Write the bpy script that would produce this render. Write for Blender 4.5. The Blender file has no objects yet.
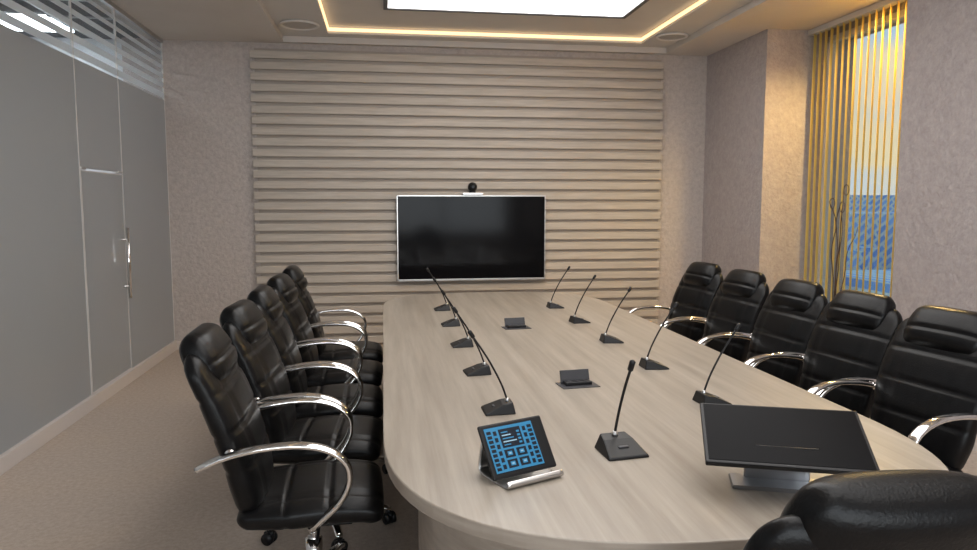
import bpy, bmesh, math, random
from mathutils import Vector, Matrix
random.seed(7)
S=bpy.context.scene
COL=S.collection
try:
    S.view_settings.view_transform='Standard'
    S.view_settings.look='None'
except Exception: pass

# ---------------------------------------------------------------- materials
def new_mat(name):
    m=bpy.data.materials.new(name); m.use_nodes=True
    nt=m.node_tree; b=nt.nodes['Principled BSDF']
    return m,nt,b
def simple(name,col,rough=.5,metal=0,emit=None,estr=0,spec=.5,coat=0):
    m,nt,b=new_mat(name)
    b.inputs['Base Color'].default_value=(*col,1); b.inputs['Roughness'].default_value=rough
    b.inputs['Metallic'].default_value=metal; b.inputs['Specular IOR Level'].default_value=spec
    b.inputs['Coat Weight'].default_value=coat
    if emit: 
        b.inputs['Emission Color'].default_value=(*emit,1); b.inputs['Emission Strength'].default_value=estr
    return m
def noisy(name,c1,c2,scale,rough=.8,bump=.2,bscale=None,stretch=(1,1,1),detail=6,dist=.01,spec=.3,nrough=.5,lo=.3,hi=.7):
    m,nt,b=new_mat(name); N=nt.nodes; L=nt.links
    tc=N.new('ShaderNodeTexCoord'); mp=N.new('ShaderNodeMapping'); mp.inputs['Scale'].default_value=stretch
    L.new(tc.outputs['Object'],mp.inputs[0])
    n=N.new('ShaderNodeTexNoise'); n.inputs['Scale'].default_value=scale; n.inputs['Detail'].default_value=detail; n.inputs['Roughness'].default_value=nrough
    L.new(mp.outputs[0],n.inputs['Vector'])
    r=N.new('ShaderNodeValToRGB'); r.color_ramp.elements[0].position=lo; r.color_ramp.elements[1].position=hi
    r.color_ramp.elements[0].color=(*c1,1); r.color_ramp.elements[1].color=(*c2,1)
    L.new(n.outputs[0],r.inputs[0]); L.new(r.outputs[0],b.inputs['Base Color'])
    b.inputs['Roughness'].default_value=rough; b.inputs['Specular IOR Level'].default_value=spec
    if bump:
        n2=N.new('ShaderNodeTexNoise'); n2.inputs['Scale'].default_value=bscale or scale; n2.inputs['Detail'].default_value=5
        L.new(mp.outputs[0],n2.inputs['Vector'])
        bp=N.new('ShaderNodeBump'); bp.inputs['Strength'].default_value=bump; bp.inputs['Distance'].default_value=dist
        L.new(n2.outputs[0],bp.inputs['Height']); L.new(bp.outputs[0],b.inputs['Normal'])
    return m
M_wall=noisy('wall_stucco',(.385,.340,.315),(.57,.507,.472),20,.85,.6,30,dist=.02,detail=10,nrough=.78)
M_wallR=noisy('wall_stucco_shaded',(.33,.292,.288),(.475,.425,.415),20,.85,.6,30,dist=.02,detail=10,nrough=.78)  # darker, cooler copy of the wall stucco: right wall's shade put into the colour
M_ceil=noisy('ceiling_paint',(.60,.558,.52),(.63,.588,.55),3,.9,0)
M_ceil2=noisy('ceiling_tray_paint',(.62,.60,.58),(.65,.63,.61),3,.9,0)
M_floor=noisy('carpet_beige',(.385,.318,.265),(.53,.448,.38),40,.95,.6,220,dist=.004,spec=.1,detail=8,nrough=.75)
M_slat=noisy('slat_wood',(.41,.365,.315),(.54,.483,.425),7,.6,.15,40,stretch=(.35,3,5),detail=8,nrough=.65)
M_slatback=simple('slat_backing',(.38,.335,.295),.8)
M_oak=noisy('table_oak_veneer',(.235,.200,.162),(.385,.340,.288),22,.30,.03,60,stretch=(1,.045,1),detail=9,spec=.45,nrough=.62,lo=.28,hi=.72)
M_oakx=noisy('table_oak_edge',(.29,.245,.203),(.41,.355,.300),9,.4,.04,30,stretch=(.6,.6,4),detail=9)
M_leather=noisy('leather_black',(.003,.003,.0035),(.006,.0058,.006),30,.32,.35,160,dist=.002,spec=.22)
M_chrome=simple('chrome',(.82,.81,.80),.10,1)
M_steel=simple('steel_brushed',(.62,.61,.60),.28,1)
M_steeld=simple('steel_dark',(.34,.34,.35),.3,1)
M_plast=simple('plastic_black',(.010,.010,.011),.38,spec=.3)
M_plast2=simple('plastic_dark_grey',(.04,.04,.045),.35)
M_screen=simple('screen_glass_black',(.005,.005,.006),.10,0,spec=.12)
M_screen2=simple('touch_glass_black',(.005,.005,.006),.30,0,spec=.05)
M_white=simple('white_trim',(.62,.60,.58),.5)
M_base=simple('baseboard_wood',(.58,.52,.48),.45)
M_led=simple('cove_led_warm',(.9,.7,.4),.5,emit=(1,.68,.36),estr=1.6)
M_panel=simple('light_panel_diffuser',(.9,.9,.9),.5,emit=(1,.98,.965),estr=3.3)
M_spk=simple('speaker_grille',(.46,.44,.42),.7)
M_spkr=simple('speaker_rim',(.70,.67,.64),.6)
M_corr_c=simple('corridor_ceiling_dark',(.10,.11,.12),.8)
M_corr_w=simple('corridor_wall',(.70,.72,.74),.8)
M_corr_l=simple('corridor_lamp',(1,1,1),.5,emit=(.95,.98,1),estr=12)
M_twig=simple('dry_twig',(.07,.04,.025),.7)
M_vase=simple('vase_ceramic_dark',(.05,.035,.03),.2)
M_ui_blue=simple('ui_blue',(.02,.13,.25),.3,emit=(.03,.23,.42),estr=.36)
M_ui_dark=simple('ui_dark',(.005,.008,.015),.25,emit=(.01,.02,.035),estr=.3)
M_ui_light=simple('ui_light',(.25,.40,.50),.3,emit=(.5,.7,.8),estr=.12)

def mixmat(name,col,rough,tcol,fac,spec=.5):
    m,nt,b=new_mat(name); N=nt.nodes; L=nt.links
    b.inputs['Base Color'].default_value=(*col,1); b.inputs['Roughness'].default_value=rough; b.inputs['Specular IOR Level'].default_value=spec
    tr=N.new('ShaderNodeBsdfTranslucent'); tr.inputs[0].default_value=(*tcol,1)
    mx=N.new('ShaderNodeMixShader'); mx.inputs[0].default_value=fac
    L.new(b.outputs[0],mx.inputs[1]); L.new(tr.outputs[0],mx.inputs[2])
    L.new(mx.outputs[0],N['Material Output'].inputs[0]); return m
def frost():
    m,nt,b=new_mat('glass_frosted'); N=nt.nodes; L=nt.links
    b.inputs['Base Color'].default_value=(.44,.462,.475,1); b.inputs['Roughness'].default_value=.35
    tr=N.new('ShaderNodeBsdfTranslucent'); tr.inputs[0].default_value=(.80,.83,.85,1)
    mx=N.new('ShaderNodeMixShader'); mx.inputs[0].default_value=.40
    L.new(b.outputs[0],mx.inputs[1]); L.new(tr.outputs[0],mx.inputs[2])
    g=N.new('ShaderNodeBsdfGlossy'); g.inputs['Roughness'].default_value=.09; g.inputs['Color'].default_value=(.95,.97,1,1)
    fr=N.new('ShaderNodeFresnel'); fr.inputs['IOR'].default_value=1.75
    mx2=N.new('ShaderNodeMixShader'); L.new(fr.outputs[0],mx2.inputs[0])
    L.new(mx.outputs[0],mx2.inputs[1]); L.new(g.outputs[0],mx2.inputs[2])
    L.new(mx2.outputs[0],N['Material Output'].inputs[0]); return m
M_frost=frost()
M_film=mixmat('film_stripe',(.66,.68,.69),.4,(.85,.88,.9),.5)
def clear(name,tint=(.9,.93,.95),fac=.1):
    m,nt,b=new_mat(name); N=nt.nodes; L=nt.links
    t=N.new('ShaderNodeBsdfTransparent'); t.inputs[0].default_value=(*tint,1)
    g=N.new('ShaderNodeBsdfGlossy'); g.inputs['Roughness'].default_value=.02
    mx=N.new('ShaderNodeMixShader'); mx.inputs[0].default_value=fac
    L.new(t.outputs[0],mx.inputs[1]); L.new(g.outputs[0],mx.inputs[2])
    L.new(mx.outputs[0],N['Material Output'].inputs[0]); return m
M_clear=clear('glass_clear')
M_blind=mixmat('blind_fabric_yellow',(.82,.66,.26),.8,(.97,.80,.32),.55)

# ---------------------------------------------------------------- helpers
def finish(name,bm,mat,parent=None,smooth=False,mods=None):
    me=bpy.data.meshes.new(name); bmesh.ops.recalc_face_normals(bm,faces=bm.faces[:]); bm.to_mesh(me); bm.free()
    mats=mat if isinstance(mat,(list,tuple)) else [mat]
    for m in mats: me.materials.append(m)
    if smooth:
        for p in me.polygons: p.use_smooth=True
    o=bpy.data.objects.new(name,me); COL.objects.link(o)
    if parent: o.parent=parent
    return o
def empty(name,loc=(0,0,0),rz=0):
    e=bpy.data.objects.new(name,None); e.empty_display_size=.2; e.location=loc; e.rotation_euler=(0,0,rz); COL.objects.link(e); return e
def addbox(bm,x0,x1,y0,y1,z0,z1,M=None,mi=0):
    r=bmesh.ops.create_cube(bm,size=1)
    vs=r['verts']
    for v in vs:
        v.co=Vector(((x0+x1)/2+v.co.x*(x1-x0),(y0+y1)/2+v.co.y*(y1-y0),(z0+z1)/2+v.co.z*(z1-z0)))
        if M: v.co=M@v.co
    fs=set(f for v in vs for f in v.link_faces)
    for f in fs: f.material_index=mi
    return vs
def boxes(name,lst,mat,parent=None,bevel=0,seg=2,M=None):
    bm=bmesh.new()
    for b in lst: addbox(bm,*b[:6],M=M,mi=(b[6] if len(b)>6 else 0))
    o=finish(name,bm,mat,parent)
    if bevel:
        md=o.modifiers.new('bevel','BEVEL'); md.width=bevel; md.segments=seg; md.limit_method='ANGLE'
    return o
def catmull(P,n):
    P=[Vector(p) for p in P]; Q=[P[0]*2-P[1]]+P+[P[-1]*2-P[-2]]; out=[]
    for i in range(1,len(Q)-2):
        for k in range(n):
            t=k/n; a,b,c,d=Q[i-1],Q[i],Q[i+1],Q[i+2]
            out.append(.5*((2*b)+(c-a)*t+(2*a-5*b+4*c-d)*t*t+(3*b-a-3*c+d)*t**3))
    out.append(P[-1]); return out
def sweep(bm,pts,wx,wy,seg=12,ref=Vector((1,0,0)),mi=0,rect=2.0):
    n=len(pts); rings=[]
    for i,p in enumerate(pts):
        T=(pts[min(i+1,n-1)]-pts[max(i-1,0)]).normalized()
        A=(ref-T*ref.dot(T)); 
        if A.length<1e-3: A=Vector((0,1,0))-T*T.y
        A.normalize(); B=T.cross(A)
        s=i/(n-1); a=wx(s) if callable(wx) else wx; b=wy(s) if callable(wy) else wy
        ring=[]
        for k in range(seg):
            th=2*math.pi*k/seg; c,sn=math.cos(th),math.sin(th)
            ring.append(bm.verts.new(p+A*a*math.copysign(abs(c)**(2/rect),c)+B*b*math.copysign(abs(sn)**(2/rect),sn)))
        rings.append(ring)
    fs=[]
    for i in range(n-1):
        for k in range(seg):
            fs.append(bm.faces.new((rings[i][k],rings[i][(k+1)%seg],rings[i+1][(k+1)%seg],rings[i+1][k])))
    fs.append(bm.faces.new(rings[0][::-1])); fs.append(bm.faces.new(rings[-1]))
    for f in fs: f.material_index=mi
def cyl(bm,c,r,h,seg=24,r2=None,M=None,mi=0,axis='Z'):
    r2=r if r2 is None else r2
    mt=Matrix.Translation(c)
    if axis=='X': mt=mt@Matrix.Rotation(math.pi/2,4,'Y')
    if axis=='Y': mt=mt@Matrix.Rotation(math.pi/2,4,'X')
    if M: mt=M@mt
    g=bmesh.ops.create_cone(bm,cap_ends=True,segments=seg,radius1=r,radius2=r2,depth=h,matrix=mt)
    for f in set(f for v in g['verts'] for f in v.link_faces): f.material_index=mi
    return g['verts']
def lathe(bm,prof,c,seg=32,mi=0):
    rings=[]
    for r,z in prof:
        rings.append([bm.verts.new((c[0]+r*math.cos(2*math.pi*k/seg),c[1]+r*math.sin(2*math.pi*k/seg),c[2]+z)) for k in range(seg)])
    for i in range(len(rings)-1):
        for k in range(seg):
            f=bm.faces.new((rings[i][k],rings[i][(k+1)%seg],rings[i+1][(k+1)%seg],rings[i+1][k])); f.material_index=mi
    bm.faces.new(rings[0][::-1]).material_index=mi; bm.faces.new(rings[-1]).material_index=mi

# ---------------------------------------------------------------- room shell
XL,XR,YB,YF,H=-2.21,3.67,8.05,-3.2,3.21
WX=4.30; WY0,WY1=4.82,6.73
boxes('floor',[(-5.0,4.6,YF-.2,YB+.3,-.12,0)],M_floor)
boxes('wall_back',[(-2.6,3.9,YB,YB+.2,0,3.6)],M_wall)
# front wall (behind the viewer) with a wide opening added for ambient fill
boxes('wall_front',[(-5.0,-1.9,YF-.2,YF,0,3.6),(3.3,3.9,YF-.2,YF,0,3.6),(-1.9,3.3,YF-.2,YF,0,.75),(-1.9,3.3,YF-.2,YF,2.95,3.6)],M_wall)
boxes('wall_right',[(XR,4.6,WY1,YB+.2,0,3.6),(XR,4.6,YF-.2,WY0,0,3.6),(WX,4.6,WY0,WY1,0,.12),(WX,4.6,WY0,WY1,3.14,3.6)],M_wallR)
boxes('ceiling',[(-2.35,-1.0,YF,YB,H,3.6),(3.15,4.6,YF,YB,H,3.6),(-1.0,3.15,7.97,YB,H,3.6),(-1.0,3.15,YF,-2.2,H,3.6),
  (-1.0,-.53,-2.2,7.97,3.27,3.6,1),(2.8,3.15,-2.2,7.97,3.27,3.6,1),(-.53,2.8,7.80,7.97,3.27,3.6,1),(-.53,2.8,-2.2,-1.6,3.27,3.6,1),
  (-.53,2.8,-1.6,7.80,3.345,3.6,1)],[M_ceil,M_ceil2])
e=empty('cove_led_strip')
boxes('led_profile',[(-.53,-.515,-1.6,7.80,3.295,3.325),(2.785,2.8,-1.6,7.80,3.295,3.325),(-.515,2.785,7.785,7.80,3.295,3.325),(-.515,2.785,-1.6,-1.585,3.295,3.325)],M_led,e)
e=empty('ceiling_light_panel')
boxes('panel_frame',[(.03,2.32,-.55,-.5,3.305,3.345),(.03,2.32,6.9,6.94,3.305,3.345),(.03,.07,-.5,6.9,3.305,3.345),(2.28,2.32,-.5,6.9,3.305,3.345)],M_plast2,e)
boxes('panel_diffuser',[(.07,2.28,-.5,6.9,3.315,3.34)],M_panel,e)
for (x,y) in [(-.77,7.42),(2.975,7.38),(-.77,2.0),(2.975,2.0)]:
    e=empty('ceiling_speaker',(x,y,3.27))
    bm=bmesh.new(); r=.165 if x>0 else .19
    lathe(bm,[(r-.02,0),(r-.003,-.008),(r,-.018),(r-.01,-.026),(r-.026,-.024),(r-.03,-.010)],(0,0,0),40)
    finish('rim',bm,M_spkr,e,True)
    bm=bmesh.new(); cyl(bm,(0,0,-.008),r-.028,.012,40); finish('grille',bm,M_spk,e)
M_lens=simple('lens_warm',(1,.8,.5),.4,emit=(1,.78,.45),estr=4)
for y,en in ((5.20,70),(5.62,130)):  # downlights added to throw warm yellow light on the window jamb
    e=empty('jamb_fill_downlight',(3.90,y,H))
    bm=bmesh.new(); lathe(bm,[(.05,0),(.055,-.006),(.042,-.008),(.038,-.002)],(0,0,0),24); finish('ring',bm,M_steel,e,True)
    bm=bmesh.new(); cyl(bm,(0,0,-.003),.037,.004,20); finish('lens',bm,M_lens,e)
    ld=bpy.data.lights.new('jamb_fill_lamp','SPOT'); ld.energy=en; ld.color=(1,.69,.27); ld.spot_size=math.radians(155); ld.spot_blend=.5; ld.shadow_soft_size=.06
    lo=bpy.data.objects.new('lamp',ld); COL.objects.link(lo); lo.location=(0,0,-.03); lo.parent=e

# slat wall
e=empty('slat_wall_panel')
boxes('backing',[(-1.30,3.12,YB-.02,YB,0.0,3.15)],M_slatback,e)
z=.02; L=[]
while z<3.08:
    L.append((-1.345,3.14,YB-.055,YB-.02,z,z+.079)); z+=.112
boxes('slats',L,M_slat,e,bevel=.009,seg=3)
boxes('baseboard_back',[(XL,-1.35,YB-.015,YB,0,.09),(3.15,XR,YB-.015,YB,0,.09)],M_base)
boxes('baseboard_right',[(XR-.015,XR,WY1,YB-.015,0,.09),(XR-.015,XR,YF,WY0,0,.09)],M_base)
boxes('baseboard_left',[(XL-.05,XL+.03,YF,YB,0,.10)],M_base,bevel=.004)

# added window behind viewer, unseen: frame, glass and area lamp for ambient fill
e=empty('fill_window')
boxes('window_frame',[(-1.9,3.3,YF-.12,YF-.06,.75,.81),(-1.9,3.3,YF-.12,YF-.06,2.89,2.95)]+[(x,x+.06,YF-.12,YF-.06,.81,2.89) for x in (-1.9,-.19,1.52,3.24)],M_white,e)
boxes('window_glass',[(-1.84,3.24,YF-.095,YF-.088,.81,2.89)],M_clear,e)
ld=bpy.data.lights.new('rear_fill_light','AREA'); ld.shape='RECTANGLE'; ld.size=5.0; ld.size_y=2.1; ld.energy=215; ld.color=(.99,.99,1)
lo=bpy.data.objects.new('rear_fill_light',ld); COL.objects.link(lo); lo.location=(.7,YF-.3,1.85); lo.rotation_euler=(math.radians(90),0,0)

# ---------------------------------------------------------------- left glazed partition
stripes=[]
z=2.60; w=.056
while z<3.13:
    stripes.append((z+.022,z+.022+w)); z+=.022+w+.024; w=max(w-.005,.022)
def glazing(a,b,z0,name):
    e=empty(name)
    boxes('frosted_pane',[(XL-.012,XL,a+.008,b-.008,z0,2.60)],M_frost,e)
    boxes('clear_pane',[(XL-.010,XL-.004,a+.008,b-.008,2.60,3.175)],M_clear,e)
    boxes('film_stripes',[(XL-.003,XL-.001,a+.008,b-.008,p,q) for p,q in stripes],M_film,e)
    boxes('top_rail',[(XL-.03,XL+.01,a,b,3.175,3.21)],M_steel,e)
    boxes('joint_seals',[(XL-.013,XL+.004,b-.011,b-.001,z0,3.175)],M_white,e)
    return e
for a,b in [(YF,-.6),(-.6,2.31),(2.31,5.81),(6.71,YB)]: glazing(a,b,.10,'glass_partition')
e=glazing(5.81,6.71,1.81,'transom_window')
boxes('patch_fittings',[(XL-.02,XL+.008,5.82,5.92,1.800,1.820),(XL-.02,XL+.008,6.60,6.70,1.800,1.820)],M_steel,e,bevel=.003)
e=empty('door_1')
boxes('door_leaf',[(XL-.012,XL,5.825,6.695,.11,1.79)],M_frost,e)
boxes('door_edges',[(XL-.013,XL+.003,5.822,5.830,.11,1.79),(XL-.013,XL+.003,6.690,6.698,.11,1.79),(XL-.013,XL+.003,5.83,6.69,1.784,1.792)],M_white,e)
bm=bmesh.new()
for dx in (.055,-.065):
    cyl(bm,(XL+dx,6.60,1.04),.014,.60,16)
for zz in (.84,1.24): cyl(bm,(XL-.005,6.60,zz),.009,.12,12,axis='X')
finish('pull_handles',bm,M_chrome,e,True)
boxes('wall_corridor',[(-5.0,-4.8,YF,YB+.3,0,3.6),(-4.8,-2.6,YB+.1,YB+.3,0,3.6)],M_corr_w)
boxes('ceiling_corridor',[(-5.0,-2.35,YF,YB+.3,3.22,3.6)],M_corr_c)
e=empty('corridor_light_fixture')
boxes('luminaires',[(-3.55,-2.95,y,y+.6,3.20,3.22) for y in (-2,.0,2.0,3.9,5.8,7.2)],M_corr_l,e)
boxes('ceiling_grid',[(-4.8,-2.35,y,y+.025,3.205,3.22) for y in [k*.6-3 for k in range(18)]]+[(x,x+.025,YF,YB,3.205,3.22) for x in (-4.2,-3.6,-2.9)],M_steel,e)

# ---------------------------------------------------------------- window
e=empty('window_1')
fr=[(WX-.03,WX+.05,WY0,WY0+.06,.12,3.14),(WX-.03,WX+.05,WY1-.06,WY1,.12,3.14),(WX-.03,WX+.05,WY0,WY1,.12,.18),(WX-.03,WX+.05,WY0,WY1,3.08,3.14)]
boxes('window_frame',fr,M_white,e,bevel=.004)
boxes('window_glass',[(WX+.005,WX+.012,WY0+.06,WY1-.06,.18,3.08)],M_clear,e)
e=empty('vertical_blinds')
boxes('headrail',[(4.08,4.14,WY0+.01,WY1-.01,3.155,3.205)],M_white,e,bevel=.003)
bm=bmesh.new(); y=WY0+.06
while y<WY1-.03:
    u=(y-WY0)/(WY1-WY0)
    a=math.radians(47-1*u+random.uniform(-2,2))
    M=Matrix.Translation((4.11,y,0))@Matrix.Rotation(-a,4,'Z')
    addbox(bm,-.0008,.0008,-.044,.044,.05,3.15,M=M)
    y+=.088
finish('slats',bm,M_blind,e)
bm=bmesh.new(); random.seed(3)
for i in range(130):
    d=random.uniform(60,170); an=random.uniform(15,65); x=d*math.sin(math.radians(an)); y=d*math.cos(math.radians(an))
    w=random.uniform(6,14); addbox(bm,x-w/2,x+w/2,y-w/2,y+w/2,-25,random.uniform(-10,3.5))
m,nt,b=new_mat('city_facades'); N=nt.nodes; L=nt.links
br=N.new('ShaderNodeTexBrick'); br.inputs['Scale'].default_value=.3; br.inputs['Color1'].default_value=(.10,.32,.68,1); br.inputs['Color2'].default_value=(.28,.52,.85,1); br.inputs['Mortar'].default_value=(.72,.78,.70,1); br.inputs['Mortar Size'].default_value=.05
tc=N.new('ShaderNodeTexCoord'); mp=N.new('ShaderNodeMapping'); mp.inputs['Rotation'].default_value=(math.radians(90),0,.7)
L.new(tc.outputs['Object'],mp.inputs[0]); L.new(mp.outputs[0],br.inputs['Vector']); L.new(br.outputs[0],b.inputs['Base Color'])
finish('city_skyline',bm,m)
boxes('ground_outside',[(10,300,-150,300,-26,-25)],noisy('ground_green',(.15,.20,.08),(.35,.32,.16),.1,.9,0))
wd=bpy.data.worlds.new('World'); S.world=wd; wd.use_nodes=True; nt=wd.node_tree; N=nt.nodes; L=nt.links
bg=N['Background']; tc=N.new('ShaderNodeTexCoord'); sp=N.new('ShaderNodeSeparateXYZ'); rp=N.new('ShaderNodeValToRGB')
nz=N.new('ShaderNodeTexNoise'); nz.inputs['Scale'].default_value=5; mpw=N.new('ShaderNodeMapping'); mpw.inputs['Scale'].default_value=(1,1,3)
ad=N.new('ShaderNodeMath'); ad.operation='MULTIPLY_ADD'; ad.inputs[1].default_value=.35
L.new(tc.outputs['Generated'],sp.inputs[0]); L.new(tc.outputs['Generated'],mpw.inputs[0]); L.new(mpw.outputs[0],nz.inputs['Vector'])
L.new(nz.outputs[0],ad.inputs[0]); L.new(sp.outputs['Z'],ad.inputs[2]); L.new(ad.outputs[0],rp.inputs[0]); L.new(rp.outputs[0],bg.inputs[0])
el=rp.color_ramp.elements; el[0].position=.14; el[0].color=(.42,.52,.60,1); el[1].position=.55; el[1].color=(.26,.42,.60,1)
x=el.new(.22); x.color=(.66,.56,.36,1); x=el.new(.31); x.color=(.60,.54,.40,1); x=el.new(.38); x.color=(.34,.47,.58,1)
bg.inputs[1].default_value=1.6

# ---------------------------------------------------------------- table
def outline(inset=0,n=40,cx=.89,a=.90,y0=2.52,y1=5.62,b0=.95,b1=.86,ex=2.7):
    a-=inset; b0-=inset; b1-=inset; P=[]
    for k in range(n+1):
        th=math.pi+math.pi*k/n; c,s=math.cos(th),math.sin(th)
        P.append((cx+a*math.copysign(abs(c)**(2/ex),c), y0-b0*abs(s)**(2/ex)))
    for k in range(n+1):
        th=math.pi*k/n; c,s=math.cos(th),math.sin(th)
        P.append((cx+a*math.copysign(abs(c)**(2/ex),c), y1+b1*abs(s)**(2/ex)))
    return P
def slab(name,P,z0,z1,mats,parent,bev=.004):
    bm=bmesh.new()
    lo=[bm.verts.new((x,y,z0)) for x,y in P]; hi=[bm.verts.new((x,y,z1)) for x,y in P]; n=len(P)
    bm.faces.new(hi).material_index=0; bm.faces.new(lo[::-1]).material_index=0
    for k in range(n):
        f=bm.faces.new((lo[k],lo[(k+1)%n],hi[(k+1)%n],hi[k])); f.material_index=1 if len(mats)>1 else 0
    bmesh.ops.remove_doubles(bm,verts=bm.verts[:],dist=.0005)
    o=finish(name,bm,mats,parent)
    if bev:
        md=o.modifiers.new('bevel','BEVEL'); md.width=bev; md.segments=2; md.limit_method='ANGLE'; md.angle_limit=math.radians(60)
    return o
T=empty('conference_table')
slab('tabletop',outline(),.708,.75,[M_oak,M_oakx],T)
slab('near_pedestal',[p for p in outline(.12) if p[1]<2.6]+[(1.66,2.75),(.12,2.75)],0,.708,[M_oakx],T)
slab('far_pedestal',[(.12,5.4),(1.66,5.4)]+[p for p in outline(.12) if p[1]>5.5],0,.708,[M_oakx],T)
boxes('spine_panel',[(.55,.60,2.75,5.4,.03,.708),(1.18,1.23,2.75,5.4,.03,.708),(.3,1.48,4.0,4.15,0,.708)],M_oakx,T)

# ---------------------------------------------------------------- office chair
def pad(name,path,a_f,b_f,rend,mat,N=64,seg=56,ex=3.2,seams=(),vseam=.62,vdepth=.16,sdepth=.14,axis='back'):
    pts=catmull([(0,p[0],p[1]) for p in path],12)
    d=[0]
    for i in range(1,len(pts)): d.append(d[-1]+(pts[i]-pts[i-1]).length)
    Ltot=d[-1]
    def at(s):
        for i in range(1,len(d)):
            if d[i]>=s: 
                t=(s-d[i-1])/max(1e-9,d[i]-d[i-1]); return pts[i-1].lerp(pts[i],t)
        return pts[-1].copy()
    ss=[Ltot*i/N for i in range(N+1)]
    ends=[rend*(1-math.cos(math.pi/2*k/7)) for k in range(7)]
    ss=ends+[s for s in ss if rend<=s<=Ltot-rend]+[Ltot-x for x in ends[::-1]]
    bm=bmesh.new(); rings=[]
    for s in ss:
        c=at(s); T_=(at(min(s+.004,Ltot))-at(max(s-.004,0))).normalized(); V=Vector((0,T_.z,-T_.y))
        if axis=='seat': V=Vector((0,-T_.z,T_.y))
        e1=min(s,Ltot-s); k=1
        if e1<rend: k=math.sqrt(max(0.0,1-(1-e1/rend)**2))
        a=a_f(s/Ltot); b=b_f(s/Ltot)
        kb=max(.05,k); a2=a-(1-k)*min(rend,.055)
        q=1
        for sm in seams: q-=sdepth*math.exp(-((s/Ltot-sm)*Ltot/.008)**2)
        ring=[]
        for j in range(seg):
            th=2*math.pi*j/seg; cc,sn=math.cos(th),math.sin(th)
            xx=math.copysign(abs(cc)**(2/ex),cc); yy=math.copysign(abs(sn)**(2/ex),sn)
            g=1-vdepth*math.exp(-((abs(xx)-vseam)/.035)**2)
            g*= 1+.12*(1-abs(xx)**2)
            ring.append(bm.verts.new(c+Vector((xx*a2,0,0))+V*(yy*b*kb*q*g)))
        rings.append(ring)
    for i in range(len(rings)-1):
        for j in range(seg):
            bm.faces.new((rings[i][j],rings[i][(j+1)%seg],rings[i+1][(j+1)%seg],rings[i+1][j]))
    bm.faces.new(rings[0][::-1]); bm.faces.new(rings[-1])
    bmesh.ops.recalc_face_normals(bm,faces=bm.faces[:])
    me=bpy.data.meshes.new(name); bm.to_mesh(me); bm.free(); me.materials.append(mat)
    for p in me.polygons: p.use_smooth=True
    return me
def lerpf(tab):
    def f(u):
        for (u0,v0),(u1,v1) in zip(tab,tab[1:]):
            if u<=u1:
                t=(u-u0)/(u1-u0); t=t*t*(3-2*t); return v0+(v1-v0)*t
        return tab[-1][1]
    return f
back_me=pad('chair_back',[(-.205,.43),(-.225,.55),(-.262,.70),(-.315,.85),(-.365,.96),(-.395,1.03)],
   lerpf([(0,.215),(.25,.242),(.55,.262),(.85,.258),(1,.235)]),lerpf([(0,.052),(.2,.060),(.6,.055),(1,.040)]),.055,M_leather,seams=(.30,.52,.74))
head_me=pad('chair_head',[(-.318,.895),(-.348,.96),(-.382,1.03),(-.412,1.085)],
   lerpf([(0,.180),(.5,.190),(1,.172)]),lerpf([(0,.058),(.4,.068),(1,.056)]),.05,M_leather,N=30,seams=(.42,),vseam=.85,vdepth=.05)
seat_me=pad('chair_seat',[(-.255,.425),(-.10,.430),(.08,.437),(.20,.430),(.265,.405)],
   lerpf([(0,.235),(.4,.26),(1,.25)]),lerpf([(0,.05),(.5,.058),(1,.052)]),.05,M_leather,seams=(.33,.62),vseam=.66,axis='seat')
def mesh_of(fn,name,mat,smooth=True):
    bm=bmesh.new(); fn(bm); bmesh.ops.recalc_face_normals(bm,faces=bm.faces[:])
    me=bpy.data.meshes.new(name); bm.to_mesh(me); bm.free()
    for m in (mat if isinstance(mat,(list,tuple)) else [mat]): me.materials.append(m)
    if smooth:
        for p in me.polygons: p.use_smooth=True
    return me
def arms(bm):
    for sx in (-1,1):
        P=[(sx*.275,-.365,.645),(sx*.285,-.28,.685),(sx*.29,-.16,.712),(sx*.292,-.03,.718),(sx*.292,.07,.697),(sx*.29,.135,.645),(sx*.288,.145,.575),(sx*.28,.11,.50),(sx*.262,.05,.435),(sx*.22,.01,.385),(sx*.12,0,.362)]
        pts=catmull(P,8)
        sweep(bm,pts,lambda s:.024-.008*max(0,s-.6)/.4 if s>.03 else .017,lambda s:.0115,14,rect=2.6)
        cyl(bm,(sx*.262,-.255,.693),.011,.06,12,axis='X')
        cyl(bm,(sx*.272,-.255,.693),.018,.008,16,axis='X')
arm_me=mesh_of(arms,'chair_arms',M_chrome)
def mech(bm):
    addbox(bm,-.12,.12,-.15,.15,.345,.385)
    addbox(bm,-.04,.04,-.27,-.10,.35,.375)
    sweep(bm,catmull([(0,-.17,.36),(0,-.25,.37),(0,-.275,.42),(0,-.285,.52),(0,-.31,.62)],5),.035,.008,10)
    cyl(bm,(.20,.03,.365),.006,.18,8,axis='X')
mech_me=mesh_of(mech,'chair_mechanism',M_plast,False)
def star(bm):
    cyl(bm,(0,0,.29),.022,.13,20); cyl(bm,(0,0,.18),.033,.14,24); cyl(bm,(0,0,.105),.045,.06,24,.036)
    for k in range(5):
        an=2*math.pi*k/5+.3; c,s=math.cos(an),math.sin(an)
        pts=[Vector((c*r,s*r,z)) for r,z in ((.03,.115),(.10,.108),(.20,.094),(.285,.078),(.305,.072))]
        sweep(bm,pts,lambda u:.026-.010*u,lambda u:.016-.006*u,10,ref=Vector((-s,c,0)),rect=3)
star_me=mesh_of(star,'chair_star',M_chrome)
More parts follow.
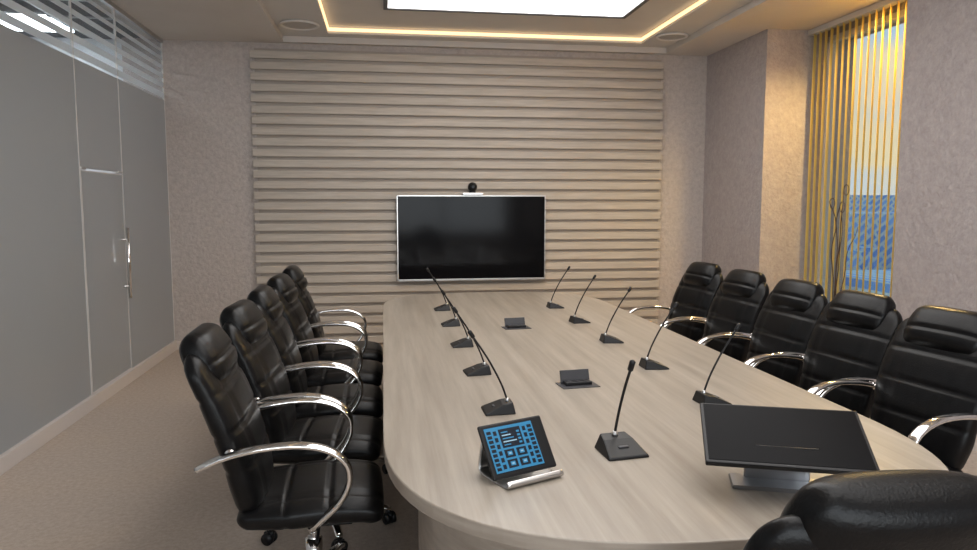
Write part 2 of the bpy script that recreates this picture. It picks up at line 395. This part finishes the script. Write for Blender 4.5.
def casters(bm):
    for k in range(5):
        an=2*math.pi*k/5+.3; c,s=math.cos(an),math.sin(an)
        cyl(bm,(c*.295,s*.295,.058),.009,.03,10)
        for d in (-.016,.016):
            M=Matrix.Translation((c*.295,s*.295,.028))@Matrix.Rotation(an+.6,4,'Z')
            cyl(bm,(d,0,0),.028,.018,20,M=M,axis='X')
        M=Matrix.Translation((c*.295,s*.295,.045))@Matrix.Rotation(an+.6,4,'Z')
        addbox(bm,-.01,.01,-.022,.022,-.008,.01,M=M)
cast_me=mesh_of(casters,'chair_casters',M_plast)
def chair(x,y,rz):
    e=empty('office_chair',(x,y,0),math.radians(rz))
    for nm,me in (('back',back_me),('headrest',head_me),('seat',seat_me),('armrests',arm_me),('mechanism',mech_me),('star_base',star_me),('casters',cast_me)):
        o=bpy.data.objects.new(nm,me); COL.objects.link(o); o.parent=e
for y,r in ((2.81,-88),(3.47,-93),(4.12,-89),(4.80,-92),(5.47,-88)): chair(-.285,y,r)
for y,r in ((2.77,100),(3.38,98),(3.99,96),(4.63,97),(5.28,98)): chair(2.08,y,r)
chair(.880,1.465,-3)

# ---------------------------------------------------------------- conference microphones
def micmesh(bm):
    w,d=.062,.060
    vs=[(-w,-d,0),(w,-d,0),(w*.86,d,0),(-w*.86,d,0),(-w*.96,-d*.96,.008),(w*.96,-d*.96,.008),(w*.62,d*.85,.044),(-w*.62,d*.85,.044),(w*.74,d*.2,.036),(-w*.74,d*.2,.036)]
    v=[bm.verts.new(p) for p in vs]
    for f in ((0,3,2,1),(0,1,5,4),(4,5,8,9),(9,8,6,7),(7,6,2,3),(0,4,9,7,3),(1,2,6,8,5)):
        bm.faces.new([v[i] for i in f])
    cyl(bm,(0,.035,.046),.010,.014,16,.007,mi=2)
    addbox(bm,-.016,.016,-.026,-.014,.018,.0265,mi=1)
def make_mic(x,y,rz,lean=.13,hh=.245,sc=1,lx=0):
    e=empty('gooseneck_microphone',(x,y,.75),math.radians(rz)); e.scale=(sc,sc,sc)
    bm=bmesh.new(); micmesh(bm); o=finish('base',bm,[M_plast,M_plast2,M_steel],e)
    md=o.modifiers.new('bevel','BEVEL'); md.width=.004; md.segments=2; md.limit_method='ANGLE'; md.angle_limit=.5
    pts=catmull([(0,.035,.045),(lx*.25,.035-lean*.22,.045+hh*.3),(lx*.6,.035-lean*.58,.045+hh*.66),(lx,.035-lean,.045+hh)],8)
    bm=bmesh.new(); sweep(bm,pts,.0040,.0040,10); finish('gooseneck',bm,M_plast,e,True)
    T_=(pts[-1]-pts[-3]).normalized(); p=pts[-1]
    rr=lambda s:(.004,.0075,.0085,.0085,.0085,.004)[min(5,int(round(s*5)))]
    bm=bmesh.new(); sweep(bm,[p+T_*k for k in (0,.002,.006,.022,.03,.034)],rr,rr,14)
    finish('capsule',bm,M_plast,e,True)
for y in (5.43,4.73,4.03,3.36,2.72):
    make_mic(.43,y,-90+random.uniform(-6,6)); make_mic(1.30,y,90+random.uniform(-6,6))
make_mic(.745,2.20,8,lean=.05,hh=.19,sc=1.15,lx=.018)

for y in (4.57,3.07):
    e=empty('table_connection_box',(.84,y,.75),math.radians(6))
    boxes('flush_frame',[(-.085,.085,-.055,.055,0,.004)],M_plast2,e,bevel=.001)
    M=Matrix.Translation((0,.03,.004))@Matrix.Rotation(math.radians(-18),4,'X')
    boxes('raised_lid',[(-.068,.068,-.004,.004,0,.058)],M_plast2,e,bevel=.002,M=M)
    boxes('socket_block',[(-.06,.06,-.02,.028,.003,.018)],M_plast,e,bevel=.002)
    bm=bmesh.new(); 
    for k in range(3): cyl(bm,(-.035+.035*k,.003,.019),.010,.002,16)
    finish('sockets',bm,M_plast2,e)

# ---------------------------------------------------------------- touch tablet
e=empty('touch_control_tablet',(.400,2.03,.75),math.radians(24))
M=Matrix.Translation((0,-.01,.018))@Matrix.Rotation(math.radians(-34),4,'X')
boxes('case',[(-.112,.112,0,.012,0,.162)],M_plast,e,bevel=.005,M=M)
boxes('display',[(-.098,.070,-.0008,0,.014,.150)],M_ui_dark,e,M=M)
ui=[(-.098,.070,-.0014,-.0008,.016,.149)]
boxes('ui_background',ui,M_ui_blue,e,M=M)
ui=[(-.052,.024,-.0020,-.0014,.084,.140,1),(-.052,-.018,-.0020,-.0014,.024,.048,1),(-.010,.024,-.0020,-.0014,.024,.048,1),(-.052,-.018,-.0020,-.0014,.054,.078,1),(-.010,.024,-.0020,-.0014,.054,.078,1)]
for j in range(9): ui.append((-.093,-.078,-.0020,-.0014,.022+j*.0135,.031+j*.0135,1)); ui.append((.050,.065,-.0020,-.0014,.022+j*.0135,.031+j*.0135,1))
for j in range(6): ui.append((-.071,-.060,-.0020,-.0014,.024+j*.020,.037+j*.020,1)); ui.append((.032,.043,-.0020,-.0014,.024+j*.020,.037+j*.020,1))
for (a,b) in ((-.043,.030),(-.001,.030),(-.043,.060),(-.001,.060)): ui.append((a,a+.016,-.0026,-.0020,b,b+.012,2)); ui.append((a+.004,a+.012,-.0030,-.0026,b+.004,b+.008,0))
for j in range(5): ui.append((-.045,-.022+.008*((j*3)%4),-.0026,-.0020,.090+j*.0095,.0935+j*.0095,0 if j%2 else 2))
for j in range(4): ui.append((.008,.018,-.0026,-.0020,.090+j*.011,.096+j*.011,2))
boxes('ui_icons',ui,[M_ui_light,M_ui_dark,M_ui_blue],e,M=M)
def stand(bm):
    pts=catmull([(0,-.050,.022),(0,-.058,.012),(0,-.045,.004),(0,0,.003),(0,.07,.003),(0,.098,.012),(0,.100,.04),(0,.086,.10)],6)
    sweep(bm,pts,.098,.0025,12,rect=10)
o=bpy.data.objects.new('metal_stand',mesh_of(stand,'tablet_stand',M_steel,True)); COL.objects.link(o); o.parent=e

# desktop touch display
e=empty('desktop_touch_monitor',(1.082,1.818,.75),math.radians(-20))
M=Matrix.Translation((0,0,.162))@Matrix.Rotation(math.radians(22),4,'X')
boxes('housing',[(-.215,.215,-.128,.128,-.012,.004)],M_plast,e,bevel=.004,M=M)
boxes('screen',[(-.206,.206,-.118,.120,.004,.0052)],M_screen2,e,M=M)
boxes('logo',[(-.010,.010,-.1245,-.1225,.0040,.0046)],M_plast2,e,M=M)
def mst(bm):
    sweep(bm,catmull([(0,.005,.006),(0,.04,.006),(0,.10,.006)],5),.13,.006,16,rect=6)
    sweep(bm,catmull([(0,.08,.010),(0,.075,.06),(0,.04,.12),(0,.0,.152)],6),.09,.010,14,rect=5)
    addbox(bm,-.08,.08,-.05,.05,.125,.148)
o=bpy.data.objects.new('stand',mesh_of(mst,'monitor_stand',M_steeld,False)); COL.objects.link(o); o.parent=e

# ---------------------------------------------------------------- TV + camera
e=empty('wall_mounted_television')
x0,x1,z0,z1=.15,1.78,.705,1.63; yf=YB-.055
boxes('housing',[(x0,x1,yf-.055,yf-.012,z0,z1)],M_plast,e,bevel=.004)
b_=.009
boxes('bezel',[(x0-.003,x0+b_,yf-.062,yf-.050,z0-.003,z1+.003),(x1-b_,x1+.003,yf-.062,yf-.050,z0-.003,z1+.003),(x0,x1,yf-.062,yf-.050,z1-b_,z1+.003),(x0,x1,yf-.062,yf-.050,z0-.003,z0+.018)],M_steel,e,bevel=.002)
boxes('screen',[(x0+b_,x1-b_,yf-.058,yf-.054,z0+.018,z1-b_)],M_screen,e)
boxes('wall_bracket',[(.7,1.25,yf-.012,yf,.95,1.4)],M_plast,e)
boxes('indicator',[(.955,.975,yf-.064,yf-.062,z0+.006,z0+.011)],M_ui_light,e)
e=empty('conference_camera',(.970,yf-.035,1.634))
boxes('base',[(-.115,.115,-.045,.035,0,.028)],M_steel,e,bevel=.008)
bm=bmesh.new(); cyl(bm,(0,0,.038),.035,.022,24)
bmesh.ops.create_uvsphere(bm,u_segments=24,v_segments=16,radius=.052,matrix=Matrix.Translation((0,0,.09)))
cyl(bm,(0,-.045,.09),.030,.03,24,axis='Y'); finish('pan_tilt_head',bm,M_plast,e,True)
bm=bmesh.new(); cyl(bm,(0,-.061,.09),.018,.004,20,axis='Y'); finish('lens',bm,M_screen,e)

# ---------------------------------------------------------------- vase + twigs
e=empty('floor_vase_with_twigs',(3.90,5.85,0))
bm=bmesh.new(); lathe(bm,[(.07,0),(.10,.02),(.13,.15),(.135,.3),(.10,.45),(.055,.55),(.05,.62),(.065,.66),(.055,.66),(.042,.62),(.045,.5)],(0,0,0),36)
finish('vase',bm,M_vase,e,True)
bm=bmesh.new(); random.seed(11)
for k in range(5):
    P=[Vector((0,0,.45))]; dx,dy=random.uniform(-.05,.10),random.uniform(-.16,.06); hgt=random.uniform(.75,1.25)
    for i in range(1,11):
        u=i/10; P.append(Vector((dx*u+.03*math.sin(u*14+k*2)*u,dy*u+.045*math.cos(u*12+k*1.7)*u,.45+hgt*u)))
    if k%2==0:
        q=P[-1]
        for i in range(1,8): P.append(q+Vector((.0,-.035*(1-math.cos(i*.9)),.045*math.sin(i*.9))))
    sweep(bm,catmull(P,4),lambda s:.006*(1-s*.6),lambda s:.006*(1-s*.6),6)
finish('twigs',bm,M_twig,e,True)

# ---------------------------------------------------------------- camera
cd=bpy.data.cameras.new('camera'); cd.sensor_width=36; cd.lens=730/977*36; cd.clip_start=.05; cd.clip_end=1000
co=bpy.data.objects.new('camera',cd); COL.objects.link(co)
co.location=(0,0,1.55); co.rotation_euler=(math.radians(90-5.63),0,math.radians(-8.2)); S.camera=co
